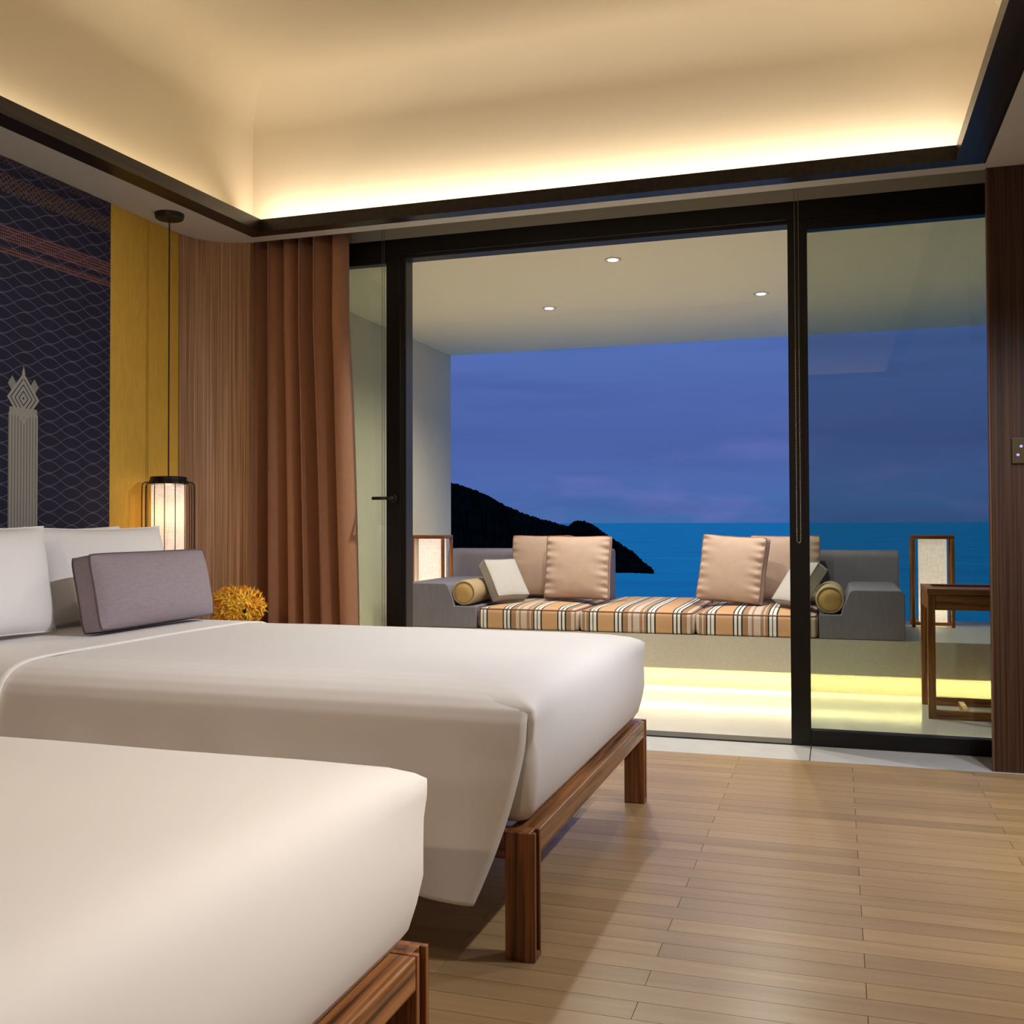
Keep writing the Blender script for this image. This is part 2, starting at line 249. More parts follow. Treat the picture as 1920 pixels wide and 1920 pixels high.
# ------------------------------------------------------------------ mesh helpers (world coordinates in, local to the thing's Empty out)
def base_of(p):
    while p is not None and p.parent is not None: p = p.parent
    return Matrix.Identity(4) if p is None else (Matrix.Translation(p.location) @ p.rotation_euler.to_matrix().to_4x4())
class MB:
    def __init__(s): s.v = []; s.f = []
    def add(s, vs, fs, mat=None):
        n = len(s.v); s.v += [tuple((mat @ Vector(v)) if mat else v) for v in vs]; s.f += [tuple(i+n for i in f) for f in fs]; return s
    def box(s, x0, x1, y0, y1, z0, z1, mat=None):
        vs = [(x, y, z) for z in (z0, z1) for y in (y0, y1) for x in (x0, x1)]
        return s.add(vs, [(0, 2, 3, 1), (4, 5, 7, 6), (0, 1, 5, 4), (2, 6, 7, 3), (0, 4, 6, 2), (1, 3, 7, 5)], mat)
    def prism(s, poly, axis, a, b, mat=None):     # poly of 2-D points extruded along axis from a to b
        def P(p, t): return {0: (t, p[0], p[1]), 1: (p[0], t, p[1]), 2: (p[0], p[1], t)}[axis]
        n = len(poly); vs = [P(p, a) for p in poly]+[P(p, b) for p in poly]
        return s.add(vs, [tuple(range(n)), tuple(range(2*n-1, n-1, -1))]+[(i, i+n, (i+1) % n+n, (i+1) % n) for i in range(n)], mat)
    def lathe(s, prof, c, n=24, axis=2, mat=None):
        vs = []; fs = []
        for r, h in prof:
            for k in range(n):
                a = 2*PI*k/n; u, w = r*math.cos(a), r*math.sin(a)
                vs.append({2: (c[0]+u, c[1]+w, c[2]+h), 1: (c[0]+u, c[1]+h, c[2]+w), 0: (c[0]+h, c[1]+u, c[2]+w)}[axis])
        for j in range(len(prof)-1):
            for k in range(n): fs.append((j*n+k, j*n+(k+1) % n, (j+1)*n+(k+1) % n, (j+1)*n+k))
        fs.append(tuple(range(n-1, -1, -1))); fs.append(tuple((len(prof)-1)*n+k for k in range(n)))
        return s.add(vs, fs, mat)
    def tube(s, pts, r, n=8, closed=False, mat=None):
        pts = [Vector(p) for p in pts]; vs = []; fs = []; m = len(pts); up = Vector((.13, .21, 1)).normalized()
        for i, p in enumerate(pts):
            a = pts[(i-1) % m] if (closed or i > 0) else p; c = pts[(i+1) % m] if (closed or i < m-1) else p
            t = (c-a).normalized(); q = t.cross(up)
            if q.length < .05: q = t.cross(Vector((1, 0, 0)))
            q.normalize(); w = t.cross(q)
            for k in range(n):
                an = 2*PI*k/n; vs.append(tuple(p+q*(r*math.cos(an))+w*(r*math.sin(an))))
        for i in range(m if closed else m-1):
            j = (i+1) % m
            for k in range(n): fs.append((i*n+k, i*n+(k+1) % n, j*n+(k+1) % n, j*n+k))
        if not closed: fs.append(tuple(range(n-1, -1, -1))); fs.append(tuple((m-1)*n+k for k in range(n)))
        return s.add(vs, fs, mat)
    def grid(s, fn, nu, nv, mat=None, wrap=False):
        vs = [fn(i/(nu if wrap else nu-1), j/(nv-1)) for j in range(nv) for i in range(nu)]
        fs = [(j*nu+i, j*nu+(i+1) % nu, (j+1)*nu+(i+1) % nu, (j+1)*nu+i) for j in range(nv-1) for i in range(nu if wrap else nu-1)]
        return s.add(vs, fs, mat)
    def build(s, name, mat, parent=None, bevel=0, smooth=False, solid=0, kind=None, subsurf=0):
        inv = base_of(parent).inverted()
        me = bpy.data.meshes.new(name); me.from_pydata([tuple(inv @ Vector(v)) for v in s.v], [], s.f); me.materials.append(M[mat] if isinstance(mat, str) else mat)
        import bmesh
        bm = bmesh.new(); bm.from_mesh(me); bmesh.ops.recalc_face_normals(bm, faces=bm.faces); bm.to_mesh(me); bm.free()
        o = bpy.data.objects.new(name, me); C.objects.link(o); o.parent = parent
        if smooth:
            for p in me.polygons: p.use_smooth = True
        if solid:
            q = o.modifiers.new('solid', 'SOLIDIFY'); q.thickness = solid; q.offset = 0
        if bevel:
            q = o.modifiers.new('bevel', 'BEVEL'); q.width = bevel; q.segments = 2; q.limit_method = 'ANGLE'
        if subsurf:
            q = o.modifiers.new('sub', 'SUBSURF'); q.levels = q.render_levels = subsurf
        if kind: o['kind'] = kind
        return o
def tag(o, label=None, cat=None, group=None, kind=None):
    for k, v in (('label', label), ('category', cat), ('group', group), ('kind', kind)):
        if v: o[k] = v
    return o
def empty(name, loc, label, cat, group=None, rz=0):
    o = bpy.data.objects.new(name, None); o.location = loc; o.rotation_euler = (0, 0, rz); o.empty_display_size = .1; C.objects.link(o); return tag(o, label, cat, group)
def copy_tree(o, parent=None):
    c = o.copy(); C.objects.link(c); c.parent = parent
    for ch in list(o.children): copy_tree(ch, c)
    return c
def struct(name, mb, mat, label=None, **k):
    o = mb.build(name, mat, kind='structure', **k)
    if label: o['label'] = label
    return o

# ================================================================== ROOM SHELL
ZS = 2.432
# floor: sub-base with loose oak boards laid on it
floor = struct('floor', MB().box(-3.1, 1.6, -2.4, 4.46, -.10, -.012), 'gap', 'light oak plank floor in short staggered boards')
BW, BL = .078, .91
bmesh_cache = {}
rest = MB()
def board_piece(x0, x1, y0, y1, mb):
    g = .0007; mb.box(x0+g, x1-g, y0+g, y1-g, -.012, 0)
row = 0; y1 = 4.46
while y1 > -2.4:
    y0 = max(y1-BW, -2.4); off = .05 if row % 2 else -.405
    x = off-BL*4
    while x < 1.6:
        a, b_ = max(x, -3.1), min(x+BL, 1.6)
        if b_-a > .02:
            near = y0 > 1.85 and b_ > -1.4
            if near:
                key = (round(b_-a, 3), round(y1-y0, 3))
                if key not in bmesh_cache:
                    q = MB(); board_piece(0, b_-a, 0, y1-y0, q); o = q.build('floor_board', 'board', floor); bmesh_cache[key] = o.data
                else:
                    o = bpy.data.objects.new('floor_board', bmesh_cache[key]); C.objects.link(o); o.parent = floor
                o.location = (a, y0, 0)
            else: board_piece(a, b_, y0, y1, rest)
        x += BL
    y1 -= BW; row += 1
rest.build('floor_boards', 'board_far', floor, kind='stuff')
# threshold slabs
thr = struct('trim_1', MB().box(-3.1, 1.6, 4.46, 4.75, -.1, -.02), 'gap', 'pale stone threshold strip under the sliding door')
for a, b_ in ((-3.1, -1.62), (-1.617, -.122), (-.118, 1.6)): MB().box(a, b_, 4.461, 4.75, -.02, 0).build('stone_slab', 'stone', thr, bevel=.001)

# walls
wl = struct('wall_left', MB().box(-3.2, -3.10, -2.4, 4.9, 0, 3.4), 'wall', 'left bedroom wall behind the bed heads')
wp = struct('trim_3', MB().box(-3.0999, -3.088, 3.748, 4.25, 0, ZS), 'blackm', 'panelling beside the mural')
MB().box(-3.088, -3.075, 3.750, 4.013, 0, ZS).build('fabric_panel', 'yellow', wp, bevel=.003)['label'] = 'mustard yellow fabric panel'
MB().box(-3.088, -3.075, 4.017, 4.245, 0, ZS).build('fabric_panel', 'yellow', wp, bevel=.003)
# concave veneered corner panel
arc = [(-3.075, 4.25), (-3.068, 4.30), (-3.055, 4.345), (-3.035, 4.385), (-3.005, 4.420), (-2.97, 4.450), (-2.93, 4.473), (-2.885, 4.490), (-2.832, 4.497)]
mb = MB(); poly = arc+[(-2.832, 4.52), (-2.90, 4.52), (-3.099, 4.52), (-3.099, 4.251)]
mb.prism(poly, 2, 0, ZS); mb.build('wood_panel', 'zebra', wp, smooth=False)['label'] = 'curved brown wood veneer panel'
mu_ = MB().box(-3.0995, -3.070, -2.3, 3.746, 0, ZS-.002).build('mural', 'mural', bevel=.002)
tag(mu_, 'navy woven wall mural with wavy lines, coral bands and a silver column behind the beds', 'mural')
struct('wall_back', MB().box(-3.2, 1.7, -2.5, -2.4, 0, 3.4), 'wall')
struct('wall_right', MB().box(1.6, 1.7, -2.5, 4.9, 0, 3.4), 'zebra_dark', 'dark wood veneered right wall')
struct('wall_window', MB().box(-3.2, 1.7, 4.75, 4.90, 2.455, 3.4).box(1.25, 1.7, 4.75, 4.90, 0, 2.455).box(-3.2, -2.86, 4.75, 4.9, 0, 2.455), 'pocket', 'wall above the sliding door')
wc = struct('wall_corner', MB().box(.592, 1.6, 4.48, 4.512, 0, ZS).box(.80, 1.6, 4.5121, 4.742, 0, ZS), 'zebra_dark', 'dark wood veneered wall end to the right of the sliding door', bevel=.002)
MB().box(.585, .5915, 4.479, 4.512, 0, ZS).build('edge_strip', plain('edge_lipping', lin(120, 82, 62), .5), wc)

# ceiling: flat soffit round a raised lit tray
def lx(y, d=0): return -2.772-(4.43-y)*.052+d       # left trim line, slightly skewed
sof = MB(); zt = 2.447
def slab(poly, z0, z1, mb): mb.prism(poly, 2, z0, z1)
slab([(-3.1, -2.4), (lx(-1.3), -2.4), (lx(-1.3), -1.3), (lx(4.42), 4.42), (lx(4.42), 4.50), (-2.832, 4.50), (-2.832, 4.52), (-3.1, 4.52)], ZS, zt, sof)
slab([(lx(4.42), 4.42), (.575, 4.42), (.575, 4.50), (lx(4.42), 4.50)], ZS, zt, sof)
slab([(.575, -1.3), (1.6, -1.3), (1.6, 4.50), (.575, 4.50)], ZS, zt, sof)
slab([(lx(-1.3), -2.4), (1.6, -2.4), (1.6, -1.3), (lx(-1.3), -1.3)], ZS, zt, sof)
ceiling = struct('ceiling', sof, 'soffit', 'lowered grey-white ceiling border around the lit tray')
# tray walls + filleted top
ZC, R = 3.21, .20
def tray(t, v):
    # t round the rectangle 0..1 (wrapped), v 0 bottom of upstand .. 1 centre
    pass
xs0, xs1, ys0, ys1 = None, .68, -1.30, 4.580
prof = [(0, 2.54), (0, ZC-R)]+[(R-R*math.cos(a), ZC-R+R*math.sin(a)) for a in [PI/2*k/8 for k in range(1, 9)]]+[(.8, ZC), (1.6, ZC)]
def corner(k, d):
    yl, yh = ys0+d, ys1-d; xl = lambda y: lx(y)-.105+d
    return [(xl(yl), yl), (xs1-d, yl), (xs1-d, yh), (xl(yh), yh)][k]
mb = MB()
for k in range(4):
    if k != 2: prof[0] = (0, 2.448)
    else: prof[0] = (0, 2.53)
    vs = [c for d, z in prof for c in (corner(k, min(d, 1.6))+(z,), corner((k+1) % 4, min(d, 1.6))+(z,))]
    mb.add(vs, [(2*j, 2*j+1, 2*j+3, 2*j+2) for j in range(len(prof)-1)])
o = mb.build('ceiling_tray', 'ceil', ceiling, smooth=True)
o['label'] = 'raised cream tray ceiling'
# roof box closing everything above
MB().box(-3.2, 1.7, -2.5, 4.9, 3.4, 3.45).build('roof_slab', 'wall', ceiling)
MB().box(-2.83, .68, 4.50, 4.508, 2.434, 2.520).box(-2.99, .75, 4.50, 4.749, 2.5205, 2.528).build('pocket_top', 'pocket', ceiling)
# dark timber lip round the tray (four members)
lip = struct('trim_2', MB().prism([(lx(4.42)+.0, 4.42), (.577, 4.42), (.462, 4.345), (lx(4.345)+.098, 4.345)], 2, ZS, 2.492), 'trim', 'dark timber lip around the lit ceiling tray')
MB().prism([(lx(4.42), 4.42), (lx(4.345)+.098, 4.345), (lx(-1.15)+.098, -1.15), (lx(-1.2), -1.2)], 2, ZS, 2.492).build('side_lip', 'trim', lip)
MB().prism([(.577, 4.42), (.462, 4.345), (.462, -1.15), (.577, -1.2)], 2, ZS, 2.492).build('side_lip', 'trim', lip)
MB().prism([(lx(-1.2), -1.2), (lx(-1.15)+.098, -1.15), (.462, -1.15), (.577, -1.2)], 2, ZS, 2.492).build('end_lip', 'trim', lip)

# ================================================================== SLIDING DOOR
dr = struct('door_1', MB().box(-2.86, 1.25, 4.75, 4.87, 2.372, 2.455), 'black', 'black framed sliding glass door to the balcony', bevel=.002)
MB().box(-2.86, 1.25, 4.752, 4.87, -.02, .004).build('track', 'alu', dr)
MB().box(-2.1, -.2, 4.748, 4.756, -.005, .006).build('track_lip', 'blackm', dr)
MB().box(-2.1, -.2, 4.775, 4.86, 2.358, 2.372).build('inner_head', 'blackm', dr)
MB().box(-2.194, -2.116, 4.752, 4.83, .0, 2.372).build('stile', 'black', dr, bevel=.002)
MB().box(-2.1155, -2.108, 4.765, 4.87, .0, 2.372).build('weather_seal', 'blackm', dr)
MB().box(-2.1075, -2.094, 4.775, 4.86, .0, 2.372).build('jamb', plain('dark_grey_metal', lin(52, 50, 50), .4, .4), dr, bevel=.001)
MB().box(-2.86, -2.196, 4.752, 4.81, 2.335, 2.371).build('top_rail', 'black', dr, bevel=.002)
MB().box(-2.86, -2.196, 4.752, 4.81, .005, .07).build('bottom_rail', 'black', dr, bevel=.002)
MB().box(-2.86, -2.196, 4.775, 4.781, .07, 2.335).build('glass_pane', 'glass', dr)
MB().box(-.205, -.120, 4.752, 4.81, .0, 2.371).build('stile', 'black', dr, bevel=.002)
MB().box(-.1195, 1.25, 4.752, 4.81, 2.320, 2.371).build('top_rail', 'black', dr, bevel=.002)
MB().box(-.1195, 1.25, 4.752, 4.81, .0, .070).build('bottom_rail', 'black', dr, bevel=.002)
MB().box(-.1195, 1.25, 4.775, 4.781, .070, 2.320).build('glass_pane', 'glass', dr)
h = MB().lathe([(.021, -.006), (.021, .012)], (-2.153, 4.742, 1.127), 20, 1).lathe([(.009, -.035), (.009, .0)], (-2.153, 4.742, 1.127), 12, 1)
h.tube([(-2.149, 4.705, 1.127), (-2.16, 4.703, 1.1275), (-2.25, 4.703, 1.128)], .0085, 10); h.build('door_handle', 'blackm', dr, smooth=False, bevel=.001)

# ================================================================== CURTAIN + CORDS
def fold(u):    # u 0..1 -> (x offset along, y)
    k = [0, .07, .13, .18, .23, .30, .36, .42, .475, .53, .60, .67, .72, .78, .84, .90, .95, 1.0]
    return u
cx = empty('curtain', (-2.6, 4.62, 0), 'copper brown pleated floor-length curtain left of the sliding door', 'curtain')
peaks = [0.0, .075, .135, .20, .27, .335, .40, .48, .57, .66, .74, .82, .90, 1.0]
def curt(u, v):
    z = .012+v*2.50
    w = .515+.075*max(0, 1-z/2.0)**.8
    seg = u*5.75+.1; s_ = math.sin(2*PI*(seg+.10*math.sin(seg*2.1))); q = math.tanh(1.1*s_)/math.tanh(1.1)
    amp = .062*(1+.22*math.sin(seg*1.9+.6))
    y = 4.630-amp*q*(1+.08*math.sin(2*z+seg)); x = -2.872+w*u+.012*math.sin(4*PI*seg+.4)+.005*math.sin(1.8*z+seg*3)*u
    return (x, y, z)
MB().grid(curt, 330, 16).build('cloth', 'curtain', cx, smooth=True, solid=.003)
MB().box(-2.83, -2.2, 4.60, 4.65, 2.5135, 2.5202).build('track', 'alu', cx)
def cord(name, x, y, z0, label, beads, gap=.016):
    t = empty(name, (x, y, z0), label, 'cord')
    for s in (-1, 1):
        mb = MB(); xx = x+s*gap/2; mb.tube([(xx, y, 2.519), (xx, y, z0 + (.0 if beads else .0))], .0014 if beads else .0012, 5)
        if beads:
            z = 1.75
            while z > z0:
                mb.lathe([(.0008, .0034), (.0026, .0015), (.0026, -.0015), (.0008, -.0034)], (xx, y, z), 6); z -= .0105
        mb.build('strand', 'silver' if beads else 'cord', t)
    MB().tube([(x-gap/2, y, z0), (x-gap/2.5, y, z0-.007), (x, y, z0-.010), (x+gap/2.5, y, z0-.007), (x+gap/2, y, z0)], .0016, 5).build('loop', 'silver' if beads else 'cord', t)
cord('blind_chain', -.160, 4.60, .92, 'pair of fine beaded blind chains hanging in front of the black door stile', True)
cord('hanging_line', -2.141, 4.60, .35, 'pair of thin grey blind cords hanging beside the curtain', False, .011)

# ================================================================== SWITCH PANEL
sw = empty('switch_panel', (.705, 4.475, 1.282), 'bronze wall switch panel with purple lit buttons on the dark wood wall end', 'switch')
MB().box(.667, .75, 4.471, 4.479, 1.232, 1.333).build('plate', 'plate', sw, bevel=.001)
for x, z in ((.688, 1.266), (.700, 1.300), (.722, 1.266), (.722, 1.300)):
    MB().lathe([(.0055, 0), (.0055, -.003), (.003, -.0038)], (x, 4.470, z), 14, 1).build('button', 'purple', sw)

# ================================================================== BEDS
def rrect(x0, x1, y0, y1, r, ns=14, nc=6):
    P = []; r = max(.0005, min(r, (x1-x0)/2*.8, (y1-y0)/2*.8))
    cs = [(x1-r, y0+r, -PI/2), (x1-r, y1-r, 0), (x0+r, y1-r, PI/2), (x0+r, y0+r, PI)]
    for i, (cx_, cy_, a0) in enumerate(cs):
        for k in range(nc+1):
            a = a0+PI/2*k/nc; P.append((cx_+r*math.cos(a), cy_+r*math.sin(a)))
        nx = cs[(i+1) % 4]; a1 = nx[2]; p = P[-1]; q = (nx[0]+r*math.cos(a1), nx[1]+r*math.sin(a1))
        for k in range(1, ns): P.append((p[0]+(q[0]-p[0])*k/ns, p[1]+(q[1]-p[1])*k/ns))
    return P
def soft(mb, x0, x1, y0, y1, prof, r=.035, dip=.02, tip=.014, only_foot=False, wav=.0012):
    vs = []; fs = []; n = None
    for ins, z in prof:
        P = rrect(x0+ins, x1-ins, y0+ins, y1-ins, (r if z < .48 else r*.2)+ins*.2); n = len(P)
        for (x, y) in P:
            dc = min(math.hypot(x-cx_, y-cy_) for cx_ in (x0, x1) for cy_ in (y0, y1))
            w_ = math.exp(-(dc/.12)**1.3) if z > .49 else 0
            mx_, my_ = (x0+x1)/2, (y0+y1)/2
            pull = w_*min(ins, .06)*.95+tip*w_*max(0, 1-abs(z-.57)/.06)*.9
            dz = -max(0, z-.566)*.7*w_
            vs.append((x+pull*(1 if x > mx_ else -1), y+pull*(1 if y > my_ else -1), z+dz+wav*math.sin(9*x+5*y)*math.cos(7*y-3*x)*(1 if z > .59 else .4)))
    for j in range(len(prof)-1):
        for k in range(n): fs.append((j*n+k, j*n+(k+1) % n, (j+1)*n+(k+1) % n, (j+1)*n+k))
    fs.append(tuple((len(prof)-1)*n+k for k in range(n))); fs.append(tuple(range(n-1, -1, -1)))
    mb.add(vs, fs); return mb
PROF = [(.055, .294), (.030, .300), (.012, .325), (.002, .365), (-.006, .41), (-.006, .455), (-.001, .50), (.008, .535), (.020, .562), (.038, .582), (.064, .595), (.10, .603), (.16, .608), (.26, .611), (.40, .613), (.60, .614)]

def zprof(ins):
    P = [(a, z) for a, z in PROF if z > .49]
    if ins <= P[0][0]: return P[0][1]
    for (a0, z0), (a1, z1) in zip(P, P[1:]):
        if ins <= a1: return z0+(z1-z0)*(ins-a0)/(a1-a0)
    return P[-1][1]
def flap_grid(x0, xe, hem, ripple=.006, full=False):
    common = [(2.355, .6085), (2.315, .600), (2.282, .586), (2.257, .564), (2.243, .538), (2.234, .50), (2.226, .46), (2.212, .40), (2.198, .32), (2.182, .24), (2.168, .17), (2.160, .13)]
    if full:
        top = [(3.667, .40), (3.668, .50), (3.655, .552), (3.625, .585), (3.56, .6035), (3.45, .6115), (3.2, .614), (2.94, .6145), (2.68, .614), (2.48, .613), (2.41, .612)]
        path = [(y+(.006 if y > 3.4 else (-.007 if y < 2.45 else 0)), z+.0055) for y, z in top+common]
    else: path = [(2.52, .604), (2.45, .6105), (2.405, .6122)]+common
    def fn(u, v):
        t = v*(len(path)-1); i = min(int(t), len(path)-2); a = t-i
        y = path[i][0]*(1-a)+path[i+1][0]*a; z = path[i][1]*(1-a)+path[i+1][1]*a
        xend = xe(z); x = x0+(xend-x0)*u
        drop = max(0, (.50-z))/.37                # 0 at the shoulder .. 1 at the hem
        if z > .50:
            zz = z
            if not full:
                dc = math.hypot(x+.672, y-2.258); w_ = math.exp(-(dc/.12)**1.3)
                iy = max(0, y-2.258); zz = zprof(min(iy, max(0, -.672-x)))+(z-zprof(iy)); zz -= max(0, zz-.566)*.7*w_
        else: zz = .50-(.50-hem(x))*drop if y < 3 else z
        yy = y+(ripple*drop*math.sin(11*x+1.5)+ripple*.7*drop*math.sin(23*x) if y < 3 else 0)
        return (x, yy, zz)
    return fn
def make_bed(loc, label):
    t = empty('bed', loc, label, 'bed', 'pair of twin beds')
    y0, y1 = 2.232, 3.655; X1 = -.662; X0 = -3.02
    # frame: side rails, foot rail, head rail, legs with runner
    MB().box(X1-.071, X1-.001, y0+.0525, y1-.0525, .235, .2915).build('foot_rail', 'bedwood_y', t, bevel=.003)
    MB().box(X0+.01, X0+.06, y0+.0525, y1-.0525, .22, .291).build('head_rail', 'bedwood_y', t, bevel=.003)
    for a in (y0, y1-.05): MB().box(X0+.073, X1-.0725, a+.001, a+.05, .228, .291).build('side_rail', 'bedwood_x', t, bevel=.003)
    for xx in (X0, X1-.072):
        for a in (y0, y1-.052):
            # leg tops run up to the rail top
            xf = xx+.072
            MB().box(xx, xf-.012, a, a+.052, 0, .292).box(xf-.012, xf, a, a+.013, 0, .292).box(xf-.012, xf, a+.039, a+.052, 0, .292).box(xf-.012, xf, a+.013, a+.039, 0, .016).build('leg', 'bedwood', t, bevel=.002)
    sl = MB()
    for k in range(9): sl.box(X0+.12+k*.24, X0+.20+k*.24, y0+.05, y1-.05, .255, .275)
    sl.build('slats', 'bedwood_y', t, kind='stuff')
    soft(MB(), -3.0, -.70, 2.28, 3.61, [(a+.012, z-.012 if z > .4 else z+.003) for a, z in PROF], wav=.0).build('mattress', 'linen', t, smooth=True)
    # under sheet turned over towards the pillows
    sh = MB(); soft(sh, -3.0, -2.10, 2.262, 3.635, [(a, z-.006 if z > .5 else z) for a, z in PROF if a < .45], wav=.001)
    sh.build('sheet', 'linen', t, smooth=True)
    # duvet: body over top, foot and far side
    soft(MB(), -2.60, -.672, 2.258, 3.662, [(a, z+.004 if z > .5 else z) for a, z in PROF]).build('duvet', 'linen', t, smooth=True)
    def xe(z):
        if z > .50: return -.684
        k = (.50-z)/.37; return -.684-.020*k-.080*k**1.7
    hem = lambda x: .148+.030*min(1, max(0, (-.80-x)/.25))+.008*math.sin(9*x)
    MB().grid(flap_grid(-2.96, lambda z: -2.19, lambda x: .20, .004, True), 40, 90).build('turned_sheet', 'linen', t, smooth=True, solid=.006)
    MB().grid(flap_grid(-2.60, xe, hem), 110, 70).build('duvet_drape', 'linen', t, smooth=True, solid=.004)
    return t
bed = make_bed((-1.85, 2.94, 0), 'white twin bed nearest the window, its duvet hanging over the side facing the camera')
bed2 = copy_tree(bed); bed2.location = (-1.85, 2.94-2.052, 0)
bed2['label'] = 'white twin bed in the foreground, cut off by the lower left of the photo'

def pillow_fn(w, h, t, p=2.6, q=.55, ear=.06, wr=0, seed=0):
    def fn(side):
        def g(u, v):
            a, b_ = 2*u-1, 2*v-1
            k = max(0, (1-abs(a)**p))**q*max(0, (1-abs(b_)**p))**q
            y = w/2*a*(1-ear*(1-b_*b_)**1.0*abs(a)**3); z = h/2*b_*(1-ear*(1-a*a)*abs(b_)**3)
            ww = wr*(math.sin(17*a*b_+seed)+math.sin(29*b_+7*a*a+seed))*abs(a)**3*(1-abs(a)**8)
            return (side*(t/2*k)+ww*side, y, z)
        return g
    return fn
def place_mat(loc, rz=0, ry=0, rx=0):
    return Matrix.Translation(loc) @ Matrix.Rotation(rz, 4, 'Z') @ Matrix.Rotation(ry, 4, 'Y') @ Matrix.Rotation(rx, 4, 'X')
def pillow(name, label, cat, group, loc, w, h, t, mat, lean=.25, rz=0, roll=0, **k):
    e_ = empty(name, (loc[0], loc[1], loc[2]-h/2), label, cat, group)
    m_ = place_mat(loc, rz, -lean, roll); f_ = pillow_fn(w, h, t, **k); mb = MB()
    mb.grid(f_(1), 31, 25, m_); mb.grid(f_(-1), 31, 25, m_)
    o = mb.build('pillowcase', mat, e_, smooth=True)
    P = []
    g = f_(0)
    for i in range(40): P.append(m_ @ Vector(g(i/40, 0)))
    for i in range(30): P.append(m_ @ Vector(g(1, i/30)))
    for i in range(40): P.append(m_ @ Vector(g(1-i/40, 1)))
    for i in range(30): P.append(m_ @ Vector(g(0, 1-i/30)))
    MB().tube(P, .003, 6, True).build('piping', mat, o, smooth=True)
    return e_
G = 'white pillows at the bed heads'
for dy, who in ((0, 'window bed'), (-2.052, 'foreground bed')):
    pillow('pillow', f'white pillow against the mural on the {who}, far one of the rear pair', 'pillow', G, (-2.935, 3.30+dy, .810), .74, .362, .17, 'pillow', .13)
    pillow('pillow', f'white pillow against the mural on the {who}, near one of the rear pair', 'pillow', G, (-2.935, 2.58+dy, .810), .69, .362, .17, 'pillow', .13)
    pillow('pillow', f'white pillow on the {who}, just behind the grey cushion', 'pillow', G, (-2.73, 3.31+dy, .812), .76, .365, .18, 'pillow', .22)
    pillow('pillow', f'white pillow on the {who}, front one closest to the camera side', 'pillow', G, (-2.60, 2.50+dy, .813), .74, .365, .20, 'pillow', .16)

def box_cushion(name, label, cat, group, loc, w, h, te, tcn, mat, pipemat, m_=None, wr=0, seed=0, gath=0, drape=.02):
    """gusseted cushion: local x = thickness, y = width, z = height"""
    e_ = empty(name, loc, label, cat, group)
    NU, NV = (61, 61) if gath else (33, 29)
    def outline(a, b_):
        cr_ = 1-.035*(abs(a)*abs(b_))**5
        return w/2*a*(1-drape*(1-b_*b_)*abs(a)**3)*cr_, h/2*b_*(1-drape*(1-a*a)*abs(b_)**3)*cr_
    def face(side):
        def g(u, v):
            a, b_ = 2*u-1, 2*v-1
            k = max(0, (1-abs(a)**2.6))**.6*max(0, (1-abs(b_)**2.6))**.6
            y, z = outline(a, b_)
            ed = abs(a)**6*(1-abs(a)**30)*.9+abs(a)**10*.0
            gg = gath*math.sin(b_*26+seed+2*a)*ed+gath*.7*math.sin(b_*11+seed*2+4*a)*abs(a)**3*(1-abs(a)**20)
            return (side*(te/2+(tcn-te)/2*k+gg), y, z)
        return g
    mb = MB(); mb.grid(face(1), NU, NV, m_); mb.grid(face(-1), NU, NV, m_)
    loop = [(i/20, 0) for i in range(20)]+[(1, i/20) for i in range(20)]+[(1-i/20, 1) for i in range(20)]+[(0, 1-i/20) for i in range(20)]
    def ring(x): return [(x,)+outline(2*u-1, 2*v-1) for u, v in loop]
    A, B, D = ring(-te/2), [(0,)+tuple(c*1.012 for c in outline(2*u-1, 2*v-1)) for u, v in loop], ring(te/2); n = len(A)
    gv = A+B+D; gf = [(r*n+k, r*n+(k+1) % n, (r+1)*n+(k+1) % n, (r+1)*n+k) for r in range(2) for k in range(n)]
    o = mb.build('cover', mat, e_, smooth=True)
    MB().add(gv, gf, m_).build('gusset', mat, e_, smooth=True)
    for side in (-1, 1):
        MB().tube([(m_ @ Vector(p)) for p in ring(side*te/2)], .0035, 6, True).build('piping', pipemat, o, smooth=True)
    return e_
for dy, who in ((0, 'the window bed'), (-2.052, 'the foreground bed')):
    box_cushion('lumbar_cushion', f'long mauve grey lumbar cushion propped on the white pillows of {who}', 'cushion', 'mauve grey lumbar cushions', (-2.42, 3.16+dy, .61), .68, .265, .07, .185, 'lavender', 'lavpipe', place_mat((-2.42, 3.165+dy, .764), .02, -.20))

